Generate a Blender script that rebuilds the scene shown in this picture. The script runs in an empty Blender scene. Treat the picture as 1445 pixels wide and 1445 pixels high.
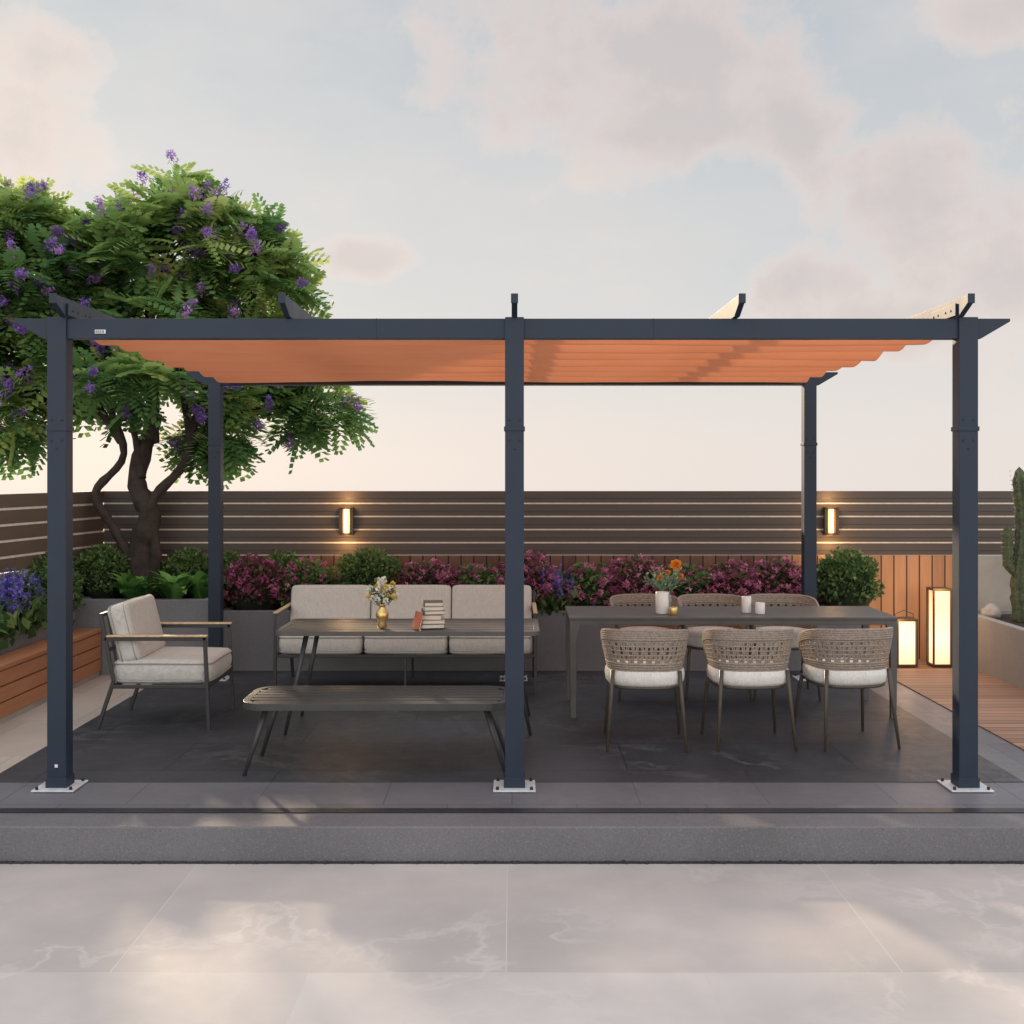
import bpy, math, random
import numpy as np
from mathutils import Vector, Matrix
random.seed(7); rng = np.random.default_rng(11)
scene = bpy.context.scene
COL = scene.collection

# ------------------------------------------------------------------ materials
def nodes_of(name):
    m = bpy.data.materials.new(name); m.use_nodes = True
    nt = m.node_tree; b = nt.nodes["Principled BSDF"]
    return m, nt, b
def N(nt, t, **kw):
    n = nt.nodes.new(t)
    for k, v in kw.items(): setattr(n, k, v)
    return n
def mathn(nt, op, a, b=None, c=None, clamp=False):
    n = N(nt, "ShaderNodeMath", operation=op); n.use_clamp = clamp
    for i, v in enumerate((a, b, c)):
        if v is None: continue
        if isinstance(v, (int, float)): n.inputs[i].default_value = v
        else: nt.links.new(v, n.inputs[i])
    return n.outputs[0]
def mixc(nt, f, a, b, mode='MIX'):
    n = N(nt, "ShaderNodeMix", data_type='RGBA', blend_type=mode)
    if isinstance(f, (int, float)): n.inputs[0].default_value = f
    else: nt.links.new(f, n.inputs[0])
    for i, v in ((6, a), (7, b)):
        if isinstance(v, (tuple, list)): n.inputs[i].default_value = (*v[:3], 1)
        else: nt.links.new(v, n.inputs[i])
    return n.outputs[2]
def ramp(nt, fac, stops):
    r = N(nt, "ShaderNodeValToRGB"); el = r.color_ramp.elements
    while len(el) < len(stops): el.new(0.5)
    for e, (p, c) in zip(el, stops):
        e.position = p; e.color = (*c, 1) if not isinstance(c, (int, float)) else (c, c, c, 1)
    nt.links.new(fac, r.inputs[0]); return r.outputs[0]
def noise(nt, vec, scale, detail=4, rough=0.55):
    n = N(nt, "ShaderNodeTexNoise"); n.inputs["Scale"].default_value = scale
    n.inputs["Detail"].default_value = detail; n.inputs["Roughness"].default_value = rough
    if vec is not None: nt.links.new(vec, n.inputs["Vector"])
    return n.outputs["Fac"]
def pos(nt, obj=False):
    if obj: return N(nt, "ShaderNodeTexCoord").outputs["Object"]
    return N(nt, "ShaderNodeNewGeometry").outputs["Position"]
def bump(nt, b, h, strength=0.3, dist=0.01):
    n = N(nt, "ShaderNodeBump"); n.inputs["Strength"].default_value = strength
    n.inputs["Distance"].default_value = dist
    nt.links.new(h, n.inputs["Height"]); nt.links.new(n.outputs[0], b.inputs["Normal"])

def simple(name, c, rough=0.5, var=0.25, scale=20, metal=0.0, bmp=0.15, obj=False, spec=None):
    m, nt, b = nodes_of(name)
    p = pos(nt, obj)
    f = noise(nt, p, scale, 3)
    dark = tuple(x*(1-var) for x in c); lite = tuple(min(1, x*(1+var)) for x in c)
    nt.links.new(ramp(nt, f, [(0.3, dark), (0.7, lite)]), b.inputs["Base Color"])
    b.inputs["Roughness"].default_value = rough; b.inputs["Metallic"].default_value = metal
    r = mathn(nt, 'MULTIPLY_ADD', f, 0.25, rough-0.12, clamp=True)
    nt.links.new(r, b.inputs["Roughness"])
    if bmp > 0.1:
        bump(nt, b, noise(nt, p, scale*6, 2), bmp, 0.004)
    if spec is not None: b.inputs["Specular IOR Level"].default_value = spec
    return m
def emis(name, c, s):
    m, nt, b = nodes_of(name)
    b.inputs["Base Color"].default_value = (*c, 1)
    b.inputs["Emission Color"].default_value = (*c, 1); b.inputs["Emission Strength"].default_value = s
    return m

M = {}
M['steel'] = simple("slate_blue_aluminium", (0.019, 0.032, 0.054), 0.5, 0.12, 6, 0.0, 0.05, spec=0.35)
M['steel_joint'] = simple("dark_joint_metal", (0.012, 0.020, 0.034), 0.5, 0.1, 10)
M['plate'] = simple("galvanised_plate", (0.62, 0.64, 0.66), 0.4, 0.15, 30, 0.0, 0.1)
M['bolt'] = simple("bolt_dark", (0.012, 0.014, 0.018), 0.4, 0.1, 30)
M['frame'] = simple("charcoal_powder_coat", (0.045, 0.047, 0.048), 0.4, 0.12, 15, 0.0, 0.05)
M['tabletop'] = simple("grey_table_top", (0.095, 0.094, 0.088), 0.42, 0.12, 8, 0.0, 0.05)
M['benchtop'] = simple("charcoal_slats", (0.046, 0.050, 0.050), 0.42, 0.12, 12, 0.0, 0.05)
M['armwood'] = simple("teak_arm", (0.66, 0.49, 0.29), 0.5, 0.2, 30)
M['rope'] = simple("taupe_rope", (0.35, 0.29, 0.24), 0.85, 0.3, 90, 0.0, 0.6, obj=True)
M['chairleg'] = simple("brown_grey_leg", (0.085, 0.070, 0.055), 0.45, 0.12, 15)
M['gold'] = simple("brushed_gold", (0.80, 0.57, 0.22), 0.28, 0.1, 30, 0.8, 0.1)
M['ceramic'] = simple("white_ceramic", (0.84, 0.83, 0.81), 0.35, 0.06, 10)
M['bark'] = simple("bark", (0.040, 0.028, 0.022), 0.9, 0.45, 14, 0.0, 1.0)
M['soil'] = simple("soil", (0.03, 0.02, 0.014), 0.95, 0.4, 20, 0.0, 1.0)
M['core'] = simple("dark_shrub_filler", (0.014, 0.025, 0.010), 0.95, 0.5, 12, 0.0, 1.0)
M['cactus'] = simple("cactus_skin", (0.075, 0.095, 0.045), 0.75, 0.5, 30, 0.0, 0.8)
M['spine'] = simple("cactus_spine", (0.45, 0.38, 0.25), 0.7, 0.1, 25)
M['lampmetal'] = simple("bronze_lamp_metal", (0.10, 0.075, 0.05), 0.35, 0.15, 20, 0.6)
M['lampglow'] = emis("warm_lamp_glow", (1.0, 0.74, 0.42), 7.0)
M['lampsoft'] = emis("warm_lamp_side", (1.0, 0.50, 0.17), 0.5)
M['plasterwall'] = simple("warm_grey_plaster", (0.40, 0.37, 0.33), 0.9, 0.12, 5, 0.0, 0.3)
M['paper'] = simple("book_pages", (0.72, 0.66, 0.55), 0.9, 0.1, 200)
M['stem'] = simple("green_stem", (0.09, 0.17, 0.05), 0.6, 0.2, 30)
M['yellow'] = simple("yellow_petal", (0.90, 0.68, 0.12), 0.7, 0.2, 60)
M['cream'] = simple("cream_petal", (0.90, 0.89, 0.80), 0.7, 0.08, 60)
M['orange'] = simple("orange_petal", (0.95, 0.36, 0.04), 0.7, 0.2, 90)
M['label'] = simple("label_white", (0.75, 0.76, 0.78), 0.5, 0.03, 20)
M['wax'] = simple("candle_wax", (0.82, 0.79, 0.72), 0.5, 0.04, 20)
m, nt, b = nodes_of("lantern_glow"); p = pos(nt); sx = N(nt, "ShaderNodeSeparateXYZ"); nt.links.new(p, sx.inputs[0])
gz = ramp(nt, sx.outputs[2], [(0.0, (1.0, .62, .30)), (0.22, (1.0, .82, .60)), (0.45, (1.0, .66, .36)), (0.65, (.75, .42, .20))])
nt.links.new(gz, b.inputs["Emission Color"]); b.inputs["Emission Strength"].default_value = 1.15
b.inputs["Base Color"].default_value = (.7, .5, .35, 1); M['lantern'] = m

def fabric(name, c, sc=240):
    m, nt, b = nodes_of(name)
    p = pos(nt, True)
    f = noise(nt, p, sc, 2)
    mp = N(nt, "ShaderNodeMapping"); mp.inputs["Scale"].default_value = (320, 40, 30); nt.links.new(p, mp.inputs[0])
    wv = noise(nt, mp.outputs[0], 1.0, 2)
    g = noise(nt, p, 7, 3)
    k = mathn(nt, 'ADD', mathn(nt, 'MULTIPLY', f, 0.5), mathn(nt, 'MULTIPLY', wv, 0.5))
    col = ramp(nt, k, [(0.35, tuple(x*0.70 for x in c)), (0.62, c)])
    col = mixc(nt, mathn(nt, 'MULTIPLY', g, 0.25), col, tuple(x*0.78 for x in c))
    nt.links.new(col, b.inputs["Base Color"]); b.inputs["Roughness"].default_value = 0.95
    b.inputs["Specular IOR Level"].default_value = 0.15
    h = mathn(nt, 'ADD', mathn(nt, 'MULTIPLY', f, 0.15), mathn(nt, 'MULTIPLY', g, 1.2))
    bump(nt, b, h, 0.6, 0.022)
    return m
M['cushion'] = fabric("light_grey_cushion_fabric", (0.70, 0.695, 0.645))
M['seatwhite'] = fabric("near_white_cushion_fabric", (0.90, 0.88, 0.84))
M['piping'] = simple("cushion_piping", (0.36, 0.36, 0.33), 0.9, 0.1, 60)

m, nt, b = nodes_of("terracotta_canopy_cloth")
p = pos(nt, True); f = noise(nt, p, 3, 4)
col = ramp(nt, f, [(0.3, (0.84, 0.31, 0.15)), (0.7, (0.88, 0.34, 0.175))])
nt.links.new(col, b.inputs["Base Color"]); b.inputs["Roughness"].default_value = 0.9
b.inputs["Specular IOR Level"].default_value = 0.1
tr = N(nt, "ShaderNodeBsdfTranslucent"); nt.links.new(col, tr.inputs[0])
mx = N(nt, "ShaderNodeMixShader"); mx.inputs[0].default_value = 0.28
nt.links.new(b.outputs[0], mx.inputs[1]); nt.links.new(tr.outputs[0], mx.inputs[2])
nt.links.new(mx.outputs[0], nt.nodes["Material Output"].inputs[0]); M['canopy'] = m

def leafmat(name, stops, trans=0.35, rough=0.6):
    m, nt, b = nodes_of(name)
    a = N(nt, "ShaderNodeAttribute", attribute_name="tint")
    c = ramp(nt, a.outputs["Fac"], stops)
    nt.links.new(c, b.inputs["Base Color"]); b.inputs["Roughness"].default_value = rough
    b.inputs["Specular IOR Level"].default_value = 0.25
    tr = N(nt, "ShaderNodeBsdfTranslucent"); nt.links.new(c, tr.inputs[0])
    mx = N(nt, "ShaderNodeMixShader"); mx.inputs[0].default_value = trans
    nt.links.new(b.outputs[0], mx.inputs[1]); nt.links.new(tr.outputs[0], mx.inputs[2])
    nt.links.new(mx.outputs[0], nt.nodes["Material Output"].inputs[0]); return m
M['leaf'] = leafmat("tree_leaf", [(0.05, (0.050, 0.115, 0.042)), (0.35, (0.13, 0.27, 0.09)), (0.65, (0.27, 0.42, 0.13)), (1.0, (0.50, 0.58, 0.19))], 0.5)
M['bloom'] = leafmat("violet_blossom", [(0.1, (0.17, 0.09, 0.36)), (0.55, (0.34, 0.20, 0.58)), (0.95, (0.64, 0.38, 0.70))], 0.4)
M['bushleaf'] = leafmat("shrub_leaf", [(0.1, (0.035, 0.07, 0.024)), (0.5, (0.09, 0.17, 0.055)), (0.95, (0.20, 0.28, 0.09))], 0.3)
M['magenta'] = leafmat("magenta_blossom", [(0.1, (0.27, 0.06, 0.14)), (0.5, (0.50, 0.14, 0.28)), (0.95, (0.74, 0.34, 0.48))], 0.3)
M['redleaf'] = leafmat("dark_red_shrub_leaf", [(0.1, (0.10, 0.04, 0.045)), (0.5, (0.18, 0.07, 0.08)), (0.95, (0.14, 0.16, 0.07))], 0.3)
M['blueflower'] = leafmat("blue_violet_spike", [(0.1, (0.13, 0.11, 0.50)), (0.5, (0.27, 0.20, 0.78)), (0.95, (0.50, 0.38, 0.90))], 0.3)
M['hosta'] = leafmat("broad_green_leaf", [(0.1, (0.05, 0.15, 0.035)), (0.5, (0.11, 0.29, 0.06)), (0.95, (0.24, 0.46, 0.12))], 0.35, 0.4)

def planks(name, c, width, axis, joint=0.012, rough=0.6, var=0.35, grain_axis=2):
    m, nt, b = nodes_of(name)
    p = pos(nt); sx = N(nt, "ShaderNodeSeparateXYZ"); nt.links.new(p, sx.inputs[0])
    t = mathn(nt, 'DIVIDE', sx.outputs[axis], width)
    idx = mathn(nt, 'FLOOR', t); fr = mathn(nt, 'FRACT', t)
    wn = N(nt, "ShaderNodeTexWhiteNoise", noise_dimensions='1D'); nt.links.new(idx, wn.inputs["W"])
    mp = N(nt, "ShaderNodeMapping"); s = [26, 26, 26]; s[grain_axis] = 1.6
    mp.inputs["Scale"].default_value = s; nt.links.new(p, mp.inputs[0])
    cb = N(nt, "ShaderNodeCombineXYZ"); nt.links.new(mathn(nt, 'MULTIPLY', wn.outputs[0], 37.0), cb.inputs[grain_axis])
    va = N(nt, "ShaderNodeVectorMath", operation='ADD'); nt.links.new(mp.outputs[0], va.inputs[0]); nt.links.new(cb.outputs[0], va.inputs[1])
    g = noise(nt, va.outputs[0], 1.0, 5, 0.6)
    k = mathn(nt, 'ADD', mathn(nt, 'MULTIPLY', g, 0.6), mathn(nt, 'MULTIPLY', wn.outputs[0], 0.4))
    col = ramp(nt, k, [(0.2, tuple(x*(1-var) for x in c)), (0.8, tuple(min(1, x*(1+var)) for x in c))])
    j = mathn(nt, 'LESS_THAN', mathn(nt, 'MINIMUM', fr, mathn(nt, 'SUBTRACT', 1.0, fr)), joint/width/2)
    col = mixc(nt, j, col, tuple(x*0.12 for x in c))
    nt.links.new(col, b.inputs["Base Color"]); b.inputs["Roughness"].default_value = rough
    h = mathn(nt, 'SUBTRACT', mathn(nt, 'MULTIPLY', g, 0.3), j)
    bump(nt, b, h, 0.5, 0.005); return m
M['plankwall'] = planks("cedar_vertical_planks", (0.50, 0.25, 0.12), 0.105, 0)
M['plankdark'] = planks("dark_brown_vertical_planks", (0.16, 0.075, 0.045), 0.105, 0)  # same planks as the cedar ones, in a darker brown
M['slat'] = planks("grey_brown_slat", (0.086, 0.068, 0.056), 9.0, 2, 0.0, var=.22, grain_axis=0)
M['gaplight'] = simple("pale_gap_light", (0.74, 0.66, 0.56), 0.6, 0.1, 20)  # pale colour stands in for light showing through the fence gaps
M['slatside'] = planks("grey_brown_slat_side", (0.125, 0.090, 0.066), 9.0, 2, 0.0, var=.22, grain_axis=1)
M['benchwood'] = planks("bench_wood", (0.42, 0.18, 0.085), 9.0, 2, 0.0, grain_axis=1)
M['deck'] = planks("deck_boards", (0.32, 0.18, 0.115), 0.10, 1, 0.008, grain_axis=0)

def tiles(name, c, tw, th, mortar, rough, vein=(0.5, 0.5, 0.5), veinamt=0.3, mort_c=(0.1, 0.1, 0.1), var=0.15, offset=0.5, shift=(0, 0, 0), speck=0, vscale=1.7, spec=.5):
    m, nt, b = nodes_of(name)
    p = pos(nt); mp = N(nt, "ShaderNodeMapping"); mp.inputs["Location"].default_value = shift
    nt.links.new(p, mp.inputs[0])
    br = N(nt, "ShaderNodeTexBrick"); br.offset = offset; nt.links.new(mp.outputs[0], br.inputs["Vector"])
    br.inputs["Scale"].default_value = 1; br.inputs["Mortar Size"].default_value = mortar
    br.inputs["Brick Width"].default_value = tw; br.inputs["Row Height"].default_value = th
    br.inputs["Mortar Smooth"].default_value = 0.2
    br.inputs["Color1"].default_value = (0, 0, 0, 1); br.inputs["Color2"].default_value = (1, 1, 1, 1)
    br.inputs["Mortar"].default_value = (0.5, 0.5, 0.5, 1)
    n1 = noise(nt, p, 1.3, 6, 0.6)
    base = ramp(nt, n1, [(0.3, tuple(x*(1-var) for x in c)), (0.7, tuple(x*(1+var) for x in c))])
    tint = mixc(nt, 0.12, base, br.outputs["Color"], 'OVERLAY')
    cmb = N(nt, "ShaderNodeVectorMath", operation='ADD')
    nn = N(nt, "ShaderNodeTexNoise"); nn.inputs["Scale"].default_value = 1.1; nn.inputs["Detail"].default_value = 5
    nt.links.new(p, nn.inputs["Vector"]); nt.links.new(p, cmb.inputs[0]); nt.links.new(nn.outputs["Color"], cmb.inputs[1])
    v = noise(nt, cmb.outputs[0], vscale, 7, 0.62)
    vv = mathn(nt, 'ABSOLUTE', mathn(nt, 'SUBTRACT', v, 0.5))
    vm = ramp(nt, vv, [(0.0, 1.0), (0.03, 0.0)])
    patch = ramp(nt, noise(nt, p, 0.9, 3), [(0.45, 0.0), (0.65, 1.0)])
    col = mixc(nt, mathn(nt, 'MULTIPLY', mathn(nt, 'MULTIPLY', vm, patch), veinamt), tint, vein)
    if speck:
        s = noise(nt, p, 140, 2, 0.8)
        col = mixc(nt, mathn(nt, 'MULTIPLY', ramp(nt, s, [(0.5, 0.0), (0.62, 1.0)]), speck), col, tuple(x*0.35 for x in c))
        s = noise(nt, p, 110, 2, 0.8)
        col = mixc(nt, mathn(nt, 'MULTIPLY', ramp(nt, s, [(0.58, 0.0), (0.66, 1.0)]), speck), col, tuple(min(1, x*1.9) for x in c))
    col = mixc(nt, br.outputs["Fac"], col, mort_c)
    nt.links.new(col, b.inputs["Base Color"])
    b.inputs["Specular IOR Level"].default_value = spec
    n2 = noise(nt, p, 9, 5, 0.7)
    nt.links.new(mathn(nt, 'MULTIPLY_ADD', n2, 0.3, rough-0.15, clamp=True), b.inputs["Roughness"])
    h = mathn(nt, 'SUBTRACT', mathn(nt, 'MULTIPLY', noise(nt, p, 22, 5, 0.7), 0.35), br.outputs["Fac"])
    bump(nt, b, h, 0.35, 0.004); return m
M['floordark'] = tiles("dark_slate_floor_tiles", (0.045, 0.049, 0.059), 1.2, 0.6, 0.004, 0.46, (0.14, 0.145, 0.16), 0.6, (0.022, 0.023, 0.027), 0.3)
M['floorgrey'] = tiles("grey_border_tiles", (0.14, 0.14, 0.158), 0.6, 0.6, 0.003, 0.45, (0.25, 0.25, 0.26), 0.4, (0.095, 0.095, 0.10), 0.15)
M['stripe'] = tiles("black_granite_strip", (0.025, 0.028, 0.034), 0.8, 3.0, 0.003, 0.35, (0.07, 0.07, 0.08), 0.2, (0.01, 0.01, 0.01), 0.2)
M['curb'] = tiles("granite_curb", (0.16, 0.158, 0.170), 60.0, 60.0, 0.001, 0.6, (0.16, 0.16, 0.17), 0.1, (0.1, 0.1, 0.1), 0.15, shift=(17, 21, 0), speck=0.35)
M['beige'] = tiles("beige_path_tiles", (0.46, 0.41, 0.355), 0.6, 0.9, 0.003, 0.5, (0.5, 0.46, 0.40), 0.3, (0.30, 0.27, 0.23), 0.12)
M['marble'] = tiles("pale_stone_paving", (0.51, 0.475, 0.455), 1.35, 1.35, 0.0022, 0.72, (0.68, 0.64, 0.61), 0.5, (0.54, 0.51, 0.49), 0.13, shift=(0.02, 0.10, 0), vscale=1.2, spec=.16)
M['stonewall'] = tiles("grey_stone_planter", (0.21, 0.215, 0.23), 30.0, 30.0, 0.001, 0.8, (0.25, 0.25, 0.25), 0.15, (0.15, 0.15, 0.15), 0.15, shift=(11, 11, 0), speck=0.25)
M['stonelight'] = tiles("pale_stone_planter", (0.33, 0.315, 0.30), 30.0, 30.0, 0.001, 0.8, (0.4, 0.4, 0.4), 0.15, (0.25, 0.25, 0.25), 0.15, shift=(11, 11, 0), speck=0.2)

# ------------------------------------------------------------------ mesh builder
class MB:
    def __init__(s): s.v = []; s.f = []; s.m = []; s.sm = []
    def add(s, verts, faces, mat=0, smooth=False):
        o = len(s.v); s.v += [tuple(v) for v in verts]
        s.f += [tuple(i+o for i in f) for f in faces]; s.m += [mat]*len(faces); s.sm += [smooth]*len(faces)
    def box(s, c, d, rot=None, mat=0):
        x, y, z = (k/2 for k in d)
        vs = [Vector((i*x, j*y, k*z)) for i in (-1, 1) for j in (-1, 1) for k in (-1, 1)]
        if rot is not None: vs = [rot @ v for v in vs]
        vs = [v+Vector(c) for v in vs]
        s.add(vs, [(0, 1, 3, 2), (4, 6, 7, 5), (0, 4, 5, 1), (2, 3, 7, 6), (0, 2, 6, 4), (1, 5, 7, 3)], mat)
    def bar(s, p0, p1, w, h, mat=0, up=(0, 0, 1)):
        p0, p1 = Vector(p0), Vector(p1); d = (p1-p0); L = d.length; d.normalize()
        upv = Vector(up)
        if abs(d.dot(upv)) > 0.95: upv = Vector((0, 1, 0))
        side = d.cross(upv).normalized(); u = side.cross(d)
        R = Matrix((side, d, u)).transposed()
        s.box((p0+p1)/2, (w, L, h), R, mat)
    def prism(s, poly, ax, a, b, mat=0):
        def P(q, t):
            q = list(q); q.insert(ax, t); return tuple(q)
        n = len(poly)
        vs = [P(q, a) for q in poly]+[P(q, b) for q in poly]
        fs = [tuple(range(n))[::-1], tuple(range(n, 2*n))]+[(i, (i+1) % n, n+(i+1) % n, n+i) for i in range(n)]
        s.add(vs, fs, mat)
    def tube(s, pts, r, seg=10, mat=0, closed=False, cap=True):
        pts = [Vector(p) for p in pts]; n = len(pts)
        rs = r if isinstance(r, (list, tuple)) else [r]*n
        vs = []; prev = None
        for i, p in enumerate(pts):
            if closed: t = pts[(i+1) % n]-pts[i-1]
            else: t = pts[min(i+1, n-1)]-pts[max(i-1, 0)]
            t.normalize()
            if prev is None:
                a = Vector((0, 0, 1)) if abs(t.z) < 0.9 else Vector((1, 0, 0)); u = t.cross(a).normalized()
            else: u = (prev-t*prev.dot(t)).normalized()
            prev = u; w = t.cross(u)
            for k in range(seg):
                an = 2*math.pi*k/seg; vs.append(p+(u*math.cos(an)+w*math.sin(an))*rs[i])
        fs = []
        for i in range(n if closed else n-1):
            j = (i+1) % n
            for k in range(seg): fs.append((i*seg+k, i*seg+(k+1) % seg, j*seg+(k+1) % seg, j*seg+k))
        s.add(vs, fs, mat, True)
        if cap and not closed:
            o = len(s.v)-len(vs)
            s.f += [tuple(o+k for k in range(seg))[::-1], tuple(o+(n-1)*seg+k for k in range(seg))]
            s.m += [mat]*2; s.sm += [False]*2
    def lathe(s, prof, c=(0, 0, 0), seg=24, mat=0, sx=1, sy=1):
        vs = [(c[0]+r*sx*math.cos(2*math.pi*k/seg), c[1]+r*sy*math.sin(2*math.pi*k/seg), c[2]+z) for r, z in prof for k in range(seg)]
        fs = [(i*seg+k, i*seg+(k+1) % seg, (i+1)*seg+(k+1) % seg, (i+1)*seg+k) for i in range(len(prof)-1) for k in range(seg)]
        s.add(vs, fs, mat, True)
    def cushion(s, c, d, k=7, rot=None, mat=0, n=18, puff=0.12):
        idx = {}; vs = []; fs = []
        sm = min(range(3), key=lambda q: d[q]); oth = [q for q in range(3) if q != sm]
        ph = random.uniform(0, 6)
        def vid(a, b_, e):
            key = (a, b_, e)
            if key not in idx:
                u = [math.sin((2*q/n-1)*math.pi/2) for q in key]
                A, B, C = u[oth[0]], u[oth[1]], u[sm]
                mxr = max(abs(A), abs(B), 1e-6); L2 = (abs(A)**k+abs(B)**k)**(1/k)
                A2, B2 = A*mxr/L2 if L2 > 0 else 0, B*mxr/L2 if L2 > 0 else 0
                e_ = 0.10
                if abs(C) > .999:
                    tt = max(0, (mxr-(1-e_))/e_); C2 = C*(1-.30*tt*tt)
                else:
                    C2 = C*.70; q_ = 1-.035*C*C
                    A2 *= q_; B2 *= q_
                P = [0, 0, 0]; P[oth[0]] = A2*d[oth[0]]/2; P[oth[1]] = B2*d[oth[1]]/2
                f = 1+puff*(1-A*A)*(1-B*B)+.03*math.sin(3*A+ph)*math.sin(2.5*B+ph*2)
                P[sm] = C2*f*d[sm]/2
                P = Vector(P)
                if rot is not None: P = rot @ P
                idx[key] = len(vs); vs.append(P+Vector(c))
            return idx[key]
        for ax in range(3):
            for side in (0, n):
                for i in range(n):
                    for j in range(n):
                        q = []
                        for (a, b_) in ((i, j), (i+1, j), (i+1, j+1), (i, j+1)):
                            t = [a, b_]; t.insert(ax, side); q.append(vid(*t))
                        if (side == 0) != (ax == 1): q = q[::-1]
                        fs.append(tuple(q))
        s.add(vs, fs, mat, True)
    def mesh(s, name, mats):
        me = bpy.data.meshes.new(name); me.from_pydata(s.v, [], s.f)
        for mm in mats: me.materials.append(mm)
        me.polygons.foreach_set("material_index", s.m); me.polygons.foreach_set("use_smooth", s.sm)
        me.update(); return me

def empty(name, loc, rot=0, label=None, cat=None, group=None):
    o = bpy.data.objects.new(name, None); o.empty_display_size = 0.1
    o.location = loc; o.rotation_euler = (0, 0, rot); COL.objects.link(o)
    tag(o, label, cat, group); return o
def tag(o, label=None, cat=None, group=None, kind=None):
    if label: o["label"] = label
    if cat: o["category"] = cat
    if group: o["group"] = group
    if kind: o["kind"] = kind
def put(mb, name, mats, parent=None, bevel=0, loc=(0, 0, 0), rotz=0, **tags):
    me = mb if isinstance(mb, bpy.types.Mesh) else mb.mesh(name, mats if isinstance(mats, (list, tuple)) else [mats])
    o = bpy.data.objects.new(name, me); COL.objects.link(o); o.location = loc; o.rotation_euler = (0, 0, rotz)
    if parent: o.parent = parent
    if bevel:
        b = o.modifiers.new("bevel", 'BEVEL'); b.width = bevel; b.segments = 2; b.limit_method = 'ANGLE'; b.angle_limit = math.radians(40)
        b.harden_normals = False
    tag(o, **tags); return o
def clone(o, loc, rot=0, **tags):
    def cp(src, par):
        n = src.copy(); COL.objects.link(n)
        if par: n.parent = par; n.matrix_parent_inverse = Matrix()
        for c in src.children: cp(c, n)
        return n
    n = cp(o, None); n.location = loc; n.rotation_euler = (0, 0, rot); tag(n, **tags); return n

# ------------------------------------------------------------------ numpy scatter
def scatter(name, tv, tf, mats4, tint, mat):
    tv = np.asarray(tv, float); tf = np.asarray(tf, int); K = len(mats4); n = len(tv)
    h = np.concatenate([tv, np.ones((n, 1))], 1)
    V = np.einsum('kij,nj->kni', mats4, h)[..., :3].reshape(-1, 3)
    F = (tf[None]+(np.arange(K)*n)[:, None, None]).reshape(-1, 4)
    me = bpy.data.meshes.new(name)
    me.vertices.add(len(V)); me.vertices.foreach_set("co", V.ravel())
    me.loops.add(F.size); me.loops.foreach_set("vertex_index", F.ravel().astype(np.int32))
    me.polygons.add(len(F)); me.polygons.foreach_set("loop_start", (np.arange(len(F))*4).astype(np.int32))
    me.update(calc_edges=True); me.validate()
    at = me.attributes.new("tint", 'FLOAT', 'POINT')
    at.data.foreach_set("value", np.repeat(tint, n).astype(np.float32))
    me.materials.append(mat); return me
def frames(P, D, scale, roll=None):
    D = D/np.linalg.norm(D, axis=1, keepdims=True)
    up = np.tile([0, 0, 1.0], (len(P), 1)); s = np.cross(up, D)
    l = np.linalg.norm(s, axis=1, keepdims=True); s = np.where(l < 1e-3, [1.0, 0, 0], s/np.maximum(l, 1e-6))
    u = np.cross(D, s)
    if roll is not None:
        c, q = np.cos(roll)[:, None], np.sin(roll)[:, None]; s, u = s*c+u*q, u*c-s*q
    out = np.zeros((len(P), 4, 4)); sc = np.asarray(scale)[:, None]
    out[:, :3, 0] = D*sc; out[:, :3, 1] = s*sc; out[:, :3, 2] = u*sc; out[:, :3, 3] = P; out[:, 3, 3] = 1
    return out
def frond():
    v = []; f = []
    for i in range(7):
        t = (i+0.6)/7; x = t; z = -0.42*t*t; ln = 0.36*math.sin(math.pi*(0.14+0.78*t))+0.05
        for sd in (-1, 1):
            o = len(v); bx = Vector((x, 0, z)); dr = Vector((0.50, sd, -0.28)).normalized(); wd = Vector((1, -0.4*sd, 0)).normalized()*0.080
            v += [bx, bx+dr*ln*0.5+wd, bx+dr*ln, bx+dr*ln*0.5-wd]; f.append((o, o+1, o+2, o+3))
    return [tuple(q) for q in v], f
LEAF1 = ([(0, 0, 0), (0.5, 0.30, 0.05), (1, 0, -0.08), (0.5, -0.30, 0.05)], [(0, 1, 2, 3)])
PETALS = ([(0, 0, 0), (.5, .35, .15), (1, 0, .25), (.5, -.35, .15), (0, 0, 0), (-.35, .5, .15), (0, 1, .25), (.35, .5, .15),
           (0, 0, 0), (-.5, -.3, .15), (-1, 0, .2), (-.5, .3, .15)], [(0, 1, 2, 3), (4, 5, 6, 7), (8, 9, 10, 11)])
def rdir(n):
    d = rng.normal(size=(n, 3)); return d/np.linalg.norm(d, axis=1, keepdims=True)

# ------------------------------------------------------------------ camera
EYE = 1.54
cam_d = bpy.data.cameras.new("camera"); cam = bpy.data.objects.new("camera", cam_d); COL.objects.link(cam)
cam.location = (0, 0, EYE); cam.rotation_euler = (math.radians(90), 0, 0)
cam_d.sensor_width = 36; cam_d.lens = 40.8; cam_d.shift_y = -0.0378; cam_d.clip_end = 2000
scene.camera = cam

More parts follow.
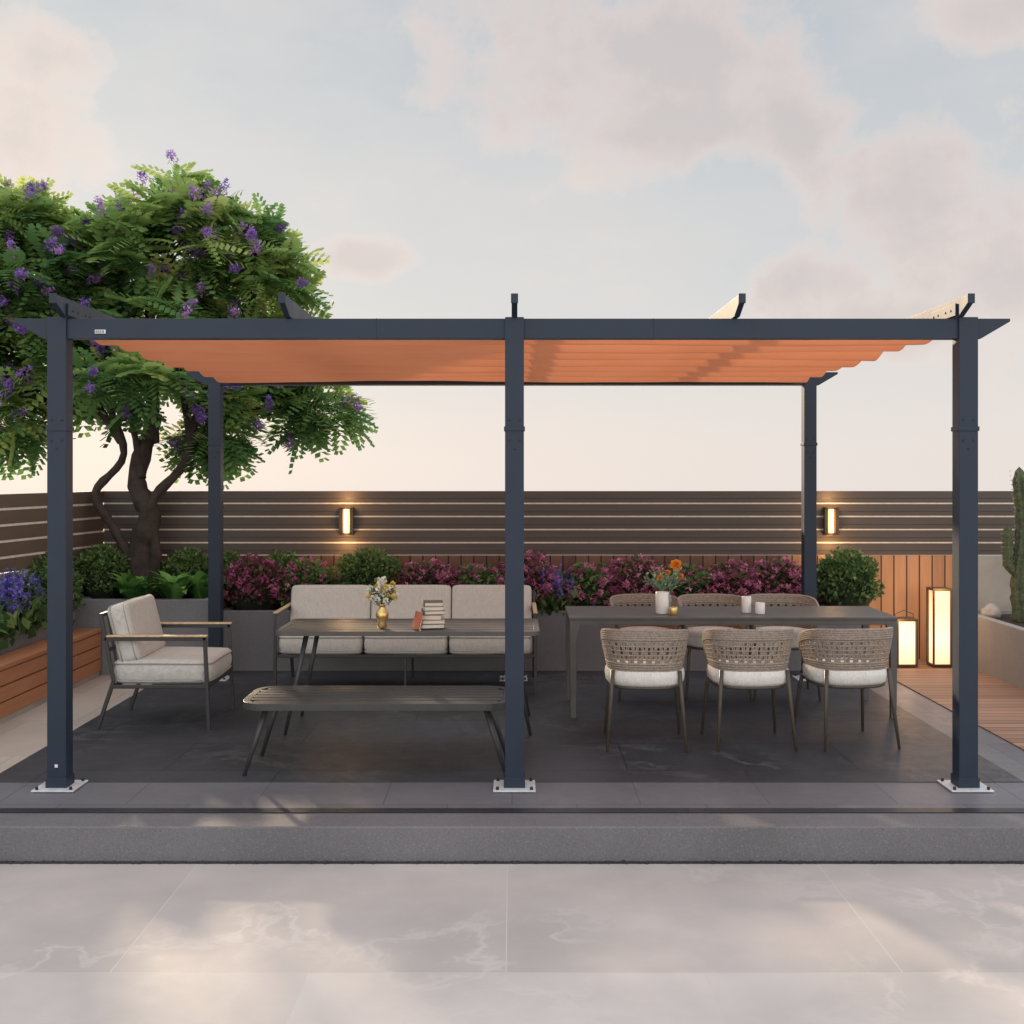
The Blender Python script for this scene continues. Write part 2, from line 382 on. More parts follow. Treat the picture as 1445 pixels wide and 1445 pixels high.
# ------------------------------------------------------------------ ground & terrace
g = MB()
xs = [-500, -60, 60, 500]; ys = [-60, 60, 120, 500]; zs = [-0.16, -0.16, -3.5, -60]
for i in range(3):
    for j in range(3):
        g.add([(xs[i], ys[j], zs[j]), (xs[i+1], ys[j], zs[j]), (xs[i+1], ys[j+1], zs[j+1]), (xs[i], ys[j+1], zs[j+1])], [(0, 1, 2, 3)])
put(g, "ground", M['marble'], kind="structure")
PF = 5.07
g = MB(); g.box((0, (PF+10.2)/2, -0.11), (13, 10.2-PF, 0.212)); put(g, "terrace_kerb", M['curb'], kind="structure", bevel=0.006)
def sheet(name, x0, x1, y0, y1, z, mat):
    q = MB(); q.box(((x0+x1)/2, (y0+y1)/2, z-0.004), (x1-x0, y1-y0, 0.008)); put(q, name, mat, kind="structure")
sheet("granite_strip", -6.4, 6.4, 5.27, 5.335, 0.001, M['stripe'])
sheet("border_paving", -6.4, 6.4, 5.335, 9.6, 0.0, M['floorgrey'])
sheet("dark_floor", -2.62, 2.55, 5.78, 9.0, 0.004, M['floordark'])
sheet("beige_path", -3.2, -2.62, 5.5, 9.0, 0.006, M['beige'])
sheet("wooden_deck", 2.84, 3.64, 5.6, 9.6, 0.008, M['deck'])
sheet("shadow_gap_strip", -6.4, 6.4, PF-0.020, PF-0.001, -0.155, M['stripe'])  # dark strip stands in for the shadow gap at the kerb foot
n = 700
P = np.stack([rng.uniform(-3.2, 3.2, n), rng.uniform(PF-0.020, PF-0.004, n), np.full(n, -0.156)], 1)
PEB = ([(x, y, z) for x in (-.5, .5) for y in (-.45, .45) for z in (-.3, .3)], [(0, 1, 3, 2), (4, 6, 7, 5), (0, 4, 5, 1), (2, 3, 7, 6), (0, 2, 6, 4), (1, 5, 7, 3)])
me = scatter("pebble_strip", *PEB, frames(P, rdir(n)*[1, 1, .2], rng.uniform(.006, .013, n)), rng.random(n), M['stripe'])
put(me, "pebble_strip", None, kind="stuff")

# ------------------------------------------------------------------ pergola
perg = empty("pergola", (0, 5.64, 0), 0, "slate blue aluminium pergola with terracotta retractable canopy on dark terrace", "pergola")
PW = 0.092
def post(x, y):
    q = MB(); q.box((x, y+PW/2, 1.148), (PW, PW, 2.304))
    for bx, bz in ((-.025, 1.80), (.025, 1.80), (-.025, 1.70), (.025, 1.70), (0.0, 1.66)):
        q.tube([(x+bx, y+0.001, bz), (x+bx, y-0.005, bz)], 0.006, 8, mat=1)
    o = put(q, "post", [M['steel'], M['bolt']], perg, 0.004)
    q = MB()
    q.box((x, y+PW/2, 1.757), (PW+0.010, PW+0.010, 0.022))
    put(q, "collar", M['steel'], o, 0.002)
    q = MB(); q.box((x, y+PW/2, 0.008), (0.205, 0.20, 0.008)); q.box((x, y+PW/2, 0.035), (PW+0.012, PW+0.012, 0.05), mat=1)
    for i in (-1, 1):
        for j in (-1, 1): q.tube([(x+i*.082, y+PW/2+j*.08, 0.01), (x+i*.082, y+PW/2+j*.08, 0.026)], 0.008, 8, mat=2)
    put(q, "base_plate", [M['plate'], M['steel'], M['bolt']], o, 0.002)
for x in (-2.214, 0.012, 2.22):
    post(x, 0); post(x, 2.99)
for y in (0.046, 3.036):
    q = MB(); q.prism([(-2.428, 2.294), (-2.428, 2.280), (-2.285, 2.196), (2.285, 2.196), (2.428, 2.280), (2.428, 2.294)], 1, y-0.032, y+0.032)
    for x in (-0.66, 0.69): q.box((x, y, 2.245), (0.004, 0.068, 0.102), mat=1)
    put(q, "beam", [M['steel'], M['steel_joint']], perg, 0.002)
for x in (-2.175, -1.09, 0.012, 1.09, 2.175):
    q = MB(); q.prism([(-0.14, 2.388), (-0.14, 2.350), (-0.02, 2.298), (3.12, 2.298), (3.22, 2.350), (3.22, 2.388)], 0, x-0.014, x+0.014)
    q.box((x, -0.141, 2.369), (0.034, 0.012, 0.046), mat=0)
    sg = 1 if x < 0 else -1
    if abs(x) > 2:
        q.box((x+sg*0.020, 0.16, 2.335), (0.008, 0.34, 0.06))
        for yy in (0.05, 0.12, 0.22, 0.28): q.tube([(x+sg*.02, yy, 2.335), (x+sg*.028, yy, 2.335)], 0.006, 8, mat=1)
    put(q, "rafter", [M['steel'], M['bolt']], perg, 0.002)
q = MB(); nf = 7; y0, y1 = 0.11, 2.93; ny = nf*14; nx = 60
vs = []
for j in range(ny+1):
    t = j/ny*nf; fr = t-math.floor(t)
    for i in range(nx+1):
        x = -2.115+4.23*i/nx
        sag = 0.052*math.sin(math.pi*fr)**0.8*(1+0.10*math.sin(x*1.6+math.floor(t)*2))
        ww = 0.004*math.sin(x*3+math.floor(t)*1.7)+0.001*math.sin(x*11+t*2)
        vs.append((x+0.006*math.sin(t*5), y0+(y1-y0)*j/ny, 2.252-sag+ww))
fs = [(j*(nx+1)+i, j*(nx+1)+i+1, (j+1)*(nx+1)+i+1, (j+1)*(nx+1)+i) for j in range(ny) for i in range(nx)]
q.add(vs, fs, 0, True)
can = put(q, "canopy", M['canopy'], perg)
q = MB()
for k in range(nf+1):
    yy = y0+(y1-y0)*k/nf
    q.tube([(-2.15, yy, 2.264), (2.15, yy, 2.264)], 0.006, 8)
q.box((0, y1+0.02, 2.215), (4.26, 0.03, 0.04))
put(q, "support_rods", M['steel_joint'], can)
q = MB(); q.box((-2.005, 0.0115, 2.23), (0.052, 0.004, 0.018))
for k, w in ((-0.019, .007), (-0.009, .007), (0.002, .007), (0.014, .009)):
    q.box((-2.005+k, 0.009, 2.23), (w, 0.002, 0.010), mat=1); q.box((-2.005+k, 0.0078, 2.23), (w*.4, 0.001, 0.004), mat=0)
put(q, "name_label", [M['label'], M['bolt']], perg, label="small white maker label with dark lettering")
q = MB(); q.box((-2.214, -0.002, 0.118), (0.014, 0.004, 0.014)); put(q, "drain_cap", M['label'], perg)

# ------------------------------------------------------------------ fences and walls
FY = 9.6; FB, FT = 0.866, 1.393
fen = empty("slatted_fence", (0, FY, 0), 0, "dark grey brown horizontal slat fence above a vertical plank wall", "fence")
ns = 5; gap = 0.013; hh = (FT-FB-gap*(ns-1))/ns
q = MB()
for i in range(ns):
    zc = FB+hh/2+i*(hh+gap); q.box((0.5, 0, zc), (7.75, 0.034, hh))
    q.box((0.5, -.0175, zc-hh*.13), (7.74, .003, .003), mat=2)
    if i < ns-1: q.box((0.5, -0.004, zc+hh/2+gap/2), (7.74, 0.022, gap-.001), mat=1)
q.box((0.5, 0.034, (FB+FT)/2), (7.75, 0.012, FT-FB-.02), mat=0)
put(q, "slats", [M['slat'], M['gaplight'], M['bolt']], fen, 0)
q = MB(); q.box((-.55, -0.012, FB/2), (5.65, 0.03, FB-0.006), mat=0); q.box((2.97, -0.012, FB/2), (1.388, 0.034, FB-0.006), mat=1)
put(q, "plank_wall", [M['plankdark'], M['plankwall']], fen)
q0 = Vector((-3.385, 9.58, 0)); q1 = Vector((-4.05, 4.2, 0)); dv = (q1-q0)
sf = empty("side_fence", q0, math.atan2(dv.y, dv.x), "grey brown slatted side fence with pale lines between boards", "fence")
q = MB(); L = dv.length; ga = 0.018; h2 = (FT-FB+.02-ga*(ns-1))/ns
for i in range(ns):
    zc = FB-.02+h2/2+i*(h2+ga); q.box((L/2, 0, zc), (L, 0.03, h2))
    if i < ns-1: q.box((L/2, 0.004, zc+h2/2+ga/2), (L-.01, 0.018, ga-.001), mat=1)
q.box((L/2, -.025, (FB+FT)/2), (L, .01, FT-FB-.02))
put(q, "slats", [M['slatside'], M['gaplight']], sf, 0)
q = MB(); q.box((L/2, 0, (FB-.03)/2), (L, 0.05, FB-.03)); put(q, "lower_wall", M['plasterwall'], sf)
q = MB(); q.box((4.50, 9.58, 0.43), (1.66, 0.08, 0.862))
o = put(q, "plaster_wall", M['plasterwall'], bevel=0.004); tag(o, "low warm grey plaster wall below the slatted fence", "wall")

def planter(x0, x1, y0, y1, h, label, name="planter", mt='stonewall'):
    e = empty(name, ((x0+x1)/2, (y0+y1)/2, 0), 0, label, "planter")
    w, d, t = x1-x0, y1-y0, 0.07; q = MB()
    q.box((0, -d/2+t/2, h/2), (w, t, h)); q.box((0, d/2-t/2, h/2), (w, t, h-.002))
    q.box((-w/2+t/2, 0, h/2), (t, d-2*t, h-.001)); q.box((w/2-t/2, 0, h/2), (t, d-2*t, h-.001))
    put(q, "wall", M[mt], e, 0.006)
    q = MB(); q.box((0, 0, h-0.06), (w-2*t, d-2*t, 0.05)); put(q, "soil", M['soil'], e); return e
planter(-2.29, 2.74, 9.02, 9.56, 0.47, "long low grey stone planter filled with flowering shrubs")
planter(-3.34, -2.295, 8.82, 9.56, 0.58, "raised grey stone planter with tree and broad leaved plants", "raised_planter")
planter(-3.75, -3.31, 5.0, 8.81, 0.49, "grey stone planter behind the wooden bench")
planter(3.62, 4.6, 7.2, 9.5, 0.43, "pale grey stone planter holding a tall cactus", mt='stonelight')
bb = empty("built_in_bench", (-3.21, 6.95, 0), 0, "reddish brown wooden bench on pale stone base along planter", "bench")
q = MB()
for i in range(2): q.box((-.045+i*0.10, 0, 0.352), (0.094, 3.7, 0.03))
put(q, "seat", M['benchwood'], bb, 0.004)
q = MB()
for i in range(3): q.box((0.085, 0, 0.090+i*0.098), (0.025, 3.68, 0.090))
q.box((-0.03, 0, 0.165), (0.15, 3.6, 0.33), mat=1)
q.box((0.070, 0, 0.022), (0.03, 3.68, 0.040), mat=2)
put(q, "cladding", [M['benchwood'], M['soil'], M['plasterwall']], bb, 0.003)

# ------------------------------------------------------------------ lamps
def point(loc, e, c, r=0.04):
    l = bpy.data.lights.new("lamp_light", 'POINT'); l.energy = e; l.color = c; l.shadow_soft_size = r
    o = bpy.data.objects.new("lamp_light", l); COL.objects.link(o); o.location = loc; return o
for x in (-1.362, 2.625):
    e = empty("wall_lamp", (x, FY-0.02, 1.147), 0, "lit slim bronze wall lamp fixed on the slatted fence", "lamp", "wall lamps on the fence")
    q = MB(); q.box((0, -0.01, 0), (0.11, 0.012, 0.235)); q.box((0, -0.045, 0.112), (0.118, 0.075, 0.010)); q.box((0, -0.045, -0.112), (0.118, 0.075, 0.010))
    for s_ in (-1, 1): q.box((s_*0.044, -0.038, 0), (0.028, 0.04, 0.212))
    put(q, "frame", M['lampmetal'], e, 0.002)
    q = MB(); q.tube([(0, -0.052, -0.095), (0, -0.052, 0.095)], 0.014, 14)
    put(q, "light_tube", M['lampglow'], e)
    q = MB(); q.box((0, -0.0215, 0), (0.055, 0.006, 0.2)); put(q, "diffuser", M['lampsoft'], e)
    for dz in (.19, -.19):
        l = point((0, -0.12, dz), 1.9, (1.0, 0.55, 0.22), .03); l.parent = e
for x, w, h in ((3.115, 0.165, 0.38), (3.395, 0.155, 0.62)):
    e = empty("floor_lantern", (x, 9.22, 0.012), 0, "tall glowing floor lantern with dark frame" if h > .5 else "short glowing floor lantern with dark frame and handle", "lantern", "lanterns on the deck")
    q = MB(); q.box((0, 0, 0.012), (w, w, 0.018)); q.box((0, 0, h-.010), (w, w, 0.018))
    for i in (-1, 1):
        for j in (-1, 1): q.box((i*(w/2-.007), j*(w/2-.007), h/2), (0.014, 0.014, h-.04))
    if h < .5: q.tube([(-w/2+.01, 0, h), (-w/2+.01, 0, h+.03), (0, 0, h+.06), (w/2-.01, 0, h+.03), (w/2-.01, 0, h)], 0.004, 6)
    put(q, "frame", M['lampmetal'], e, 0.001)
    q = MB(); q.box((0, 0, h/2), (w-.034, w-.034, h-.042)); put(q, "glowing_glass", M['lantern'], e)
    l = point((-.06 if h < .5 else 0, -0.16, h+.03), 2.4, (1.0, 0.58, 0.28), 0.08); l.parent = e

# ------------------------------------------------------------------ lounge furniture
def lounge(name, loc, rot, w, n, label, cat, CH=.36, CZ=.575, BT=.70, AW=.040):
    e = empty(name, loc, rot, label, cat)
    q = MB(); a = 0.022; hw = w/2-a/2
    for s_ in (-1, 1):
        x = s_*hw
        q.bar((x, -0.325, 0.0), (x, -0.30, 0.560), a, a)
        q.bar((x, 0.345, 0.0), (x, 0.245, 0.30), a, a); q.bar((x, 0.245, 0.29), (x, 0.325, BT), a, a)
        q.bar((x, -0.31, 0.548), (x, 0.30, 0.548), a, a)
        q.bar((x, -0.31, 0.262), (x, 0.25, 0.262), a*.9, a)
    for y, z in ((-0.312, 0.262), (0.25, 0.262), (0.323, BT-.01), (0.282, 0.48)): q.bar((-hw, y, z), (hw, y, z), a*.95, a*.95)
    k = max(3, int(w/0.12))
    for i in range(1, k):
        x = -hw+2*hw*i/k; q.bar((x, 0.262, 0.33), (x, 0.322, BT-.015), 0.010, 0.016); q.bar((x, -.30, .268), (x, .25, .268), .03, .008)
    if n > 1:
        q.bar((0, -0.312, 0.26), (0, -0.32, 0.0), a*.8, a*.8); q.bar((0, 0.25, 0.26), (0, 0.30, 0.0), a*.8, a*.8)
    put(q, "frame", M['frame'], e, 0.003)
    for s_ in (-1, 1):
        q = MB(); q.box((s_*hw, -0.015, 0.5655), (AW, 0.60, 0.011)); put(q, "armrest", M['armwood'], e, 0.004)
    cw = (w-2*a-0.012)/n
    R = Matrix.Rotation(math.radians(-14), 3, 'X')
    def loop(c, dx, dy, off, rot, ax, kk=16):
        pts = []
        for t in range(64):
            an = 2*math.pi*t/64; c_, s2 = math.cos(an), math.sin(an)
            r_ = (abs(c_)**kk+abs(s2)**kk)**(-1/kk)
            v = Vector((c_*r_*dx, s2*r_*dy, off)) if ax == 2 else Vector((c_*r_*dx, off, s2*r_*dy))
            if rot is not None: v = rot @ v
            pts.append(v+Vector(c))
        return pts
    for i in range(n):
        x = -w/2+a+0.006+cw*(i+.5)
        q = MB(); c = (x, -.035, .345); q.cushion(c, (cw-.006, 0.60, 0.145), 14, None, 0, puff=.10)
        for dz in (.048, -.048): q.tube(loop(c, (cw-.006)/2*.988, .30*.988, dz, None, 2), 0.0042, 6, 1, True)
        put(q, "seat_cushion", [M['cushion'], M['piping']], e)
        q = MB(); c = (x, 0.20, CZ); q.cushion(c, (cw-.004, 0.13, CH), 14, R, 0, puff=0.20)
        for dy in (-.043, .043): q.tube(loop(c, (cw-.004)/2*.988, CH/2*.988, dy, R, 1), 0.0042, 6, 1, True)
        put(q, "back_cushion", [M['cushion'], M['piping']], e)
    return e
lounge("armchair", (-2.14, 7.25, 0), math.radians(90), 0.62, 1, "light grey cushioned armchair with dark frame and wood arms", "armchair")
lounge("sofa", (-0.745, 8.42, 0), 0, 1.84, 3, "three seat light grey sofa with dark frame and wood arms", "sofa", .32, .545, .655, .030)

def rrect(hx, hy, r, n=6):
    pts = []
    for cx, cy, a0 in ((hx-r, hy-r, 0), (-hx+r, hy-r, 90), (-hx+r, -hy+r, 180), (hx-r, -hy+r, 270)):
        for k in range(n+1):
            a = math.radians(a0+90*k/n); pts.append((cx+r*math.cos(a), cy+r*math.sin(a)))
    return pts
def slat_table(name, loc, hx, hy, h, r, label, cat, mat, nsl, legx, legy, splay, t=0.026, sg=.010):
    e = empty(name, loc, 0, label, cat); q = MB()
    out = rrect(hx, hy, r); inn = rrect(hx-.035, hy-.035, max(.01, r-.03)); n = len(out)
    vs = [(x, y, z) for z in (h, h-t) for ring in (out, inn) for x, y in ring]
    fs = []
    for i in range(n):
        j = (i+1) % n
        fs += [(i, j, n+j, n+i), (2*n+j, 2*n+i, 3*n+i, 3*n+j), (j, i, 2*n+i, 2*n+j), (n+i, n+j, 3*n+j, 3*n+i)]
    q.add(vs, fs)
    W = 2*(hy-.035); sw = W/nsl
    for i in range(nsl):
        y = -hy+.035+sw*(i+.5)
        lim = hx-.036-(max(0, (abs(y)-(hy-r)))*0.55 if abs(y) > hy-r else 0)
        q.box((0, y, h-.010), (2*lim, sw-sg, 0.016))
    for x in (-hx*.6, 0, hx*.6): q.box((x, 0, h-.024), (.04, 2*hy-.06, .012))
    for sx in (-1, 1): q.bar((sx*(legx-splay), -(legy-splay*.4), h-.034), (sx*(legx-splay), legy-splay*.4, h-.034), .02, .016)
    put(q, "top", mat, e, 0.002)
    for sx in (-1, 1):
        for sy in (-1, 1):
            q = MB(); q.tube([(sx*(legx-splay), sy*(legy-splay*.4), h-.02), (sx*legx, sy*legy, 0)], [0.016, 0.010], 10)
            q.tube([(sx*(legx-splay)-sx*.0, sy*(legy-splay*.4), h-.035), (sx*(legx-splay), sy*(legy-splay*.4), h-.018)], 0.026, 10)
            put(q, "leg", M['frame'], e)
    return e
slat_table("long_table", (-0.612, 7.08, 0.004), 0.775, 0.31, 0.612, 0.05, "long dark grey metal table with tapered splayed legs", "table", M['tabletop'], 7, 0.72, 0.27, 0.12)
slat_table("slatted_bench", (-0.695, 6.10, 0.004), 0.685, 0.255, 0.374, 0.12, "low charcoal slatted bench with rounded corners and splayed legs", "bench", M['benchtop'], 6, 0.665, 0.21, 0.11, 0.036, .016)

dt = empty("dining_table", (1.39, 7.58, 0.004), 0, "long grey dining table with slim square legs", "table")
q = MB(); q.box((0, 0, 0.626), (2.06, 0.62, 0.016))
for s_ in (-1, 1): q.box((0, s_*0.29, 0.601), (1.98, 0.022, 0.034)); q.box((s_*1.005, 0, 0.601), (0.022, 0.54, 0.034))
put(q, "top", M['tabletop'], dt, 0.002)
for sx in (-1, 1):
    for sy in (-1, 1):
        q = MB(); q.prism([(-.017, -.017), (.017, -.017), (.022, .5), (.05, .595), (.05, .616), (-.022, .616), (-.022, .4)], 1, -.018, .018)
        me = q.mesh("leg", [M['tabletop']]); o = put(me, "leg", None, dt, 0.003, (sx*1.005, sy*.285, 0)); o.rotation_euler = (0, 0, 0 if sx < 0 else math.pi)

def superring(z, ax, ay, a, cy=0, k=2.6):
    c, s_ = math.cos(a), math.sin(a); r = (abs(c)**k+abs(s_)**k)**(-1/k)
    return Vector((c*r*ax, cy+s_*r*ay, z))
def dining_chair():
    e = empty("dining_chair", (0, 0, 0), 0, "woven taupe rope dining chair with white seat cushion", "chair", "dining chairs around the grey table")
    for sx in (-1, 1):
        for sy in (-1, 1):
            q = MB(); q.tube([(sx*.185, sy*.165, .44 if sy < 0 else .36), (sx*.195, sy*.18, .30), (sx*.218, sy*.225, 0)], [.012, .012, .008], 10)
            put(q, "leg", M['chairleg'], e)
    q = MB()
    q.tube([superring(.346, .20, .195, 2*math.pi*k/36) for k in range(36)], .011, 8, 0, True)
    for x in (-.1, 0, .1): q.tube([(x, -.18, .345), (x, .18, .345)], .007, 6)
    put(q, "seat_frame", M['chairleg'], e)
    q = MB()
    prof = [(0.0, -.058), (.6, -.058), (.90, -.054), (.985, -.034), (1.0, 0), (.985, .024), (.92, .040), (.6, .052), (0.0, .054)]
    vs = []; S = 40
    for r_, z in prof:
        for k in range(S):
            v = superring(.405+z, .226*max(r_, .001), .220*max(r_, .001), 2*math.pi*k/S, 0); vs.append(v)
    fs = [(i*S+k, i*S+(k+1) % S, (i+1)*S+(k+1) % S, (i+1)*S+k) for i in range(len(prof)-1) for k in range(S)]
    q.add(vs, fs, 0, True)
    put(q, "seat_cushion", [M['seatwhite'], M['piping']], e)
    A0, A1 = math.radians(-90-118), math.radians(-90+118)
    def top(t): return .668-.085*abs(2*t-1)**3.2
    def bot(t): return .440
    def P(t, v):
        a = A0+(A1-A0)*t; z = bot(t)+(top(t)-bot(t))*v
        fl = .207+.034*math.sin(v*math.pi/2)
        return superring(z, fl, fl*.98, a, 0, 2.7)
    q = MB(); nt_ = 60
    for i in range(5):
        v = 1-.054*i
        q.tube([P(t/nt_, v) for t in range(nt_+1)], .0085, 7)
    for i in range(4): q.tube([P(t/nt_, .0+.058*i) for t in range(nt_+1)], .0078, 6)
    for t in (0, 1): q.tube([P(t, 0), P(t, .5), P(t, 1)], .012, 8)
    put(q, "back_rim", M['rope'], e)
    q = MB(); nstr = 38
    for i in range(nstr+1):
        t = i/nstr
        for dt_ in (-.0045, .0045):
            sgn = 1 if (i % 2) else -1
            pts = []
            for k in range(7):
                v = .12+.70*k/6; tt = min(1, max(0, t+dt_+.005*sgn*math.sin(k/6*math.pi*3)))
                pts.append(P(tt, v))
            q.tube(pts, .0042, 5, cap=False)
    for v in (.28, .39, .50, .61, .72):
        q.tube([P(t/nt_, v) for t in range(nt_+1)], .0048, 5)
    put(q, "back_weave", M['rope'], e)
    return e
ch = dining_chair(); ch.location = (0.755, 6.62, 0.004); ch.rotation_euler = (0, 0, math.radians(-3))
for x, y, r in [(1.345, 6.63, 2), (1.91, 6.66, 9)]: clone(ch, (x, y, 0.004), math.radians(r))
for x, r in ((0.93, 183), (1.40, 179), (1.875, 176)): clone(ch, (x, 8.06, 0.004), math.radians(r))

# ------------------------------------------------------------------ table-top things
TZ = 0.619
e = empty("flower_vase", (-0.775, 6.93, TZ), 0, "gold vase with cream and yellow flowers on grey table", "vase")
q = MB(); q.lathe([(0.0, 0), (.026, 0), (.03, .006), (.024, .03), (.036, .06), (.040, .075), (.034, .095), (.018, .118), (.020, .13), (.030, .142), (.028, .142), (.017, .13), (.014, .12)], seg=28)
put(q, "vase", M['gold'], e)
def blossom(q, c, r, mat, n=26):
    c = Vector(c)
    for _ in range(n):
        d = Vector((random.gauss(0, 1), random.gauss(0, 1), random.gauss(0, 1)+.4)).normalized()
        s_ = d.cross(Vector((random.random(), random.random(), random.random()))).normalized()*r*.40
        b_ = c+d*r*.25; t_ = c+d*r*random.uniform(.85, 1.1)+Vector((0, 0, -.1*r)); m_ = (b_+t_)/2
        q.add([b_, m_+s_, t_, m_-s_], [(0, 1, 2, 3)], mat)
def leafq(q, p, d, l, w, mat):
    p = Vector(p); d = Vector(d).normalized(); s_ = d.cross(Vector((0, 0, 1))).normalized()*w
    q.add([p, p+d*l*.5+s_+Vector((0, 0, .004)), p+d*l-Vector((0, 0, .12*l)), p+d*l*.5-s_+Vector((0, 0, .004))], [(0, 1, 2, 3)], mat)
q = MB(); random.seed(3)
for i in range(46):
    a = random.uniform(0, 6.28); rr = random.uniform(0, .098); z = .160+random.uniform(0, .10)+(.03 if rr < .04 else 0)
    tip = Vector((rr*math.cos(a), rr*math.sin(a), z))
    q.tube([(0, 0, .12), tip*.5+Vector((0, 0, .05)), tip], .0014, 5, 0)
    blossom(q, tip, random.uniform(.015, .026), 2 if i % 3 == 0 else 1, 24)
for i in range(50):
    a = random.uniform(0, 6.28); leafq(q, (0.03*math.cos(a), .03*math.sin(a), random.uniform(.15, .22)), (math.cos(a), math.sin(a), random.uniform(-.2, .9)), random.uniform(.04, .07), .008, 0)
put(q, "flowers", [M['stem'], M['cream'], M['yellow']], e)
bookcols = [(0.05, 0.06, 0.07), (0.55, 0.50, 0.42), (0.42, 0.16, 0.11), (0.10, 0.13, 0.14), (0.62, 0.58, 0.50), (0.16, 0.08, 0.06)]
z = 0
for i, c in enumerate(bookcols):
    th = [.028, .022, .031, .025, .023, .026][i]; w, d = .140-.005*i, .17-.008*i
    e = empty("book", (-0.478+random.uniform(-.008, .008), 6.96, TZ+z), random.uniform(-.2, .2), None, "book", "stack of books on grey table")
    e["label"] = ["black", "cream", "red brown", "dark teal", "ivory", "dark brown"][i]+" hardback book in a stack on grey table"
    cm = simple("book_cover", c, 0.5, 0.1, 40)
    q = MB(); q.box((0, 0, .0015), (w, d, .003)); q.box((0, 0, th-.0025), (w, d, .003)); q.box((-w/2+.0015, 0, th/2), (.003, d-.001, th-.001))
    put(q, "cover", [cm, M['paper']], e, 0.0008)
    q = MB(); q.box((0.001, 0, th/2-.0005), (w-.010, d-.008, th-.006)); put(q, "pages", M['paper'], e)
    z += th
e = empty("book", (-0.572, 6.87, TZ+.004), math.radians(15), "red brown book leaning against a stack of books", "book", "stack of books on grey table")
q = MB(); R = Matrix.Rotation(math.radians(14), 3, 'Y')
for dx in (-.013, .013): q.box(R @ Vector((dx, 0, .05)), (.003, .085, .10), R)
q.box(R @ Vector((0, -.041, .05)), (.026, .003, .099), R)
put(q, "cover", simple("red_book_cover", (0.46, 0.13, 0.07), .5, .1, 40), e, .0008)
q = MB(); q.box(R @ Vector((0, .002, .05)), (.022, .076, .094), R); put(q, "pages", M['paper'], e)

TZ = 0.639
e = empty("flower_vase", (1.01, 7.60, TZ), 0, "clear glass vase with orange flowers and green leaves", "vase")
mg, ntg, bg = nodes_of("clear_glass"); bg.inputs["Base Color"].default_value = (.85, .92, .92, 1); bg.inputs["Roughness"].default_value = .04
bg.inputs["Transmission Weight"].default_value = .85; bg.inputs["IOR"].default_value = 1.3; M['glass'] = mg
q = MB(); q.lathe([(0, 0), (.032, 0), (.036, .01), (.034, .08), (.026, .12), (.030, .13), (.027, .13), (.023, .12), (.030, .08), (.031, .012), (0, .01)], seg=24)
put(q, "vase", M['glass'], e)
q = MB(); random.seed(9)
tips = [(.060, -.02, .305), (.095, .0, .225), (.01, .01, .25), (-.04, 0, .22)]
for i, t in enumerate(tips):
    q.tube([(0, 0, .02), (t[0]*.4, t[1]*.4, .13), t], .002, 5, 0); blossom(q, t, .040 if i < 1 else .022, 1, 90)
for i in range(34):
    a = random.uniform(0, 6.28); L_ = random.uniform(.11, .21); d = Vector((math.cos(a)*.9-.15, math.sin(a)*.5, random.uniform(.35, 1.5))).normalized()
    b0 = Vector((0, 0, .11)); q.tube([b0, b0+d*L_], .0012, 4, 0)
    for k in range(7):
        pp = b0+d*L_*(.3+.1*k)
        leafq(q, pp, (d+Vector((random.gauss(0, .6), random.gauss(0, .6), random.gauss(0, .3)))), .040, .011, 2)
put(q, "flowers", [M['stem'], M['orange'], simple("grey_green_leaf", (.24, .38, .27), .6, .3, 50)], e)
def cyl_thing(name, loc, r, h, mat, label, cat, top=None):
    e = empty(name, loc, 0, label, cat)
    q = MB(); q.lathe([(0, 0), (r*.93, 0), (r, .004), (r, h-.003), (r*.95, h), (r*.86, h), (r*.84, h-.012), (0, h-.012)], seg=28)
    put(q, "body", mat, e)
    if top:
        q = MB(); q.lathe([(0, 0), (r*.8, 0), (r*.8, .006), (0, .008)], (0, 0, h-.012), 20); q.tube([(0, 0, h-.006), (.001, 0, h+.008)], .0012, 5); put(q, "wick_top", top, e)
cyl_thing("candle_holder", (0.965, 7.46, TZ), .042, .140, M['ceramic'], "white ceramic candle holder on dining table", "candle holder", M['wax'])
cyl_thing("tea_light", (1.030, 7.40, TZ), .026, .048, M['gold'], "small gold tea light on dining table", "candle", M['wax'])
cyl_thing("cup", (1.515, 7.50, TZ), .030, .105, M['ceramic'], "white ceramic cup on dining table", "cup")
cyl_thing("cup", (1.590, 7.44, TZ), .031, .072, M['ceramic'], "short white ceramic cup on dining table", "cup")

# ------------------------------------------------------------------ tree
tree = empty("flowering_tree", (-2.94, 9.27, 0.5), 0, "leafy tree with violet blossoms growing in stone planter", "tree")
T0 = Vector((-2.94, 9.27, 0.5))
lobes = [(-3.00, 9.95, 3.42, .68, .62, .40), (-4.05, 9.8, 3.22, .70, .75, .48), (-2.26, 10.1, 3.14, .46, .45, .38), (-3.10, 9.95, 2.76, .90, .7, .34),
         (-2.15, 10.15, 2.60, .45, .40, .32), (-1.80, 10.1, 2.12, .40, .34, .17), (-4.35, 9.6, 2.02, .46, .5, .24), (-3.60, 9.8, 2.40, .40, .5, .20), (-2.36, 10.0, 2.16, .34, .35, .20),
         (-4.9, 9.6, 2.7, .7, .7, .5), (-3.02, 10.0, 3.84, .36, .4, .19), (-4.15, 9.6, 3.62, .35, .4, .18), (-2.40, 10.0, 3.60, .36, .4, .20), (-3.95, 9.9, 2.68, .45, .5, .26), (-2.48, 9.7, 1.88, .22, .25, .14),
         (-3.05, 9.15, 2.25, .34, .2, .16)]
q = MB()
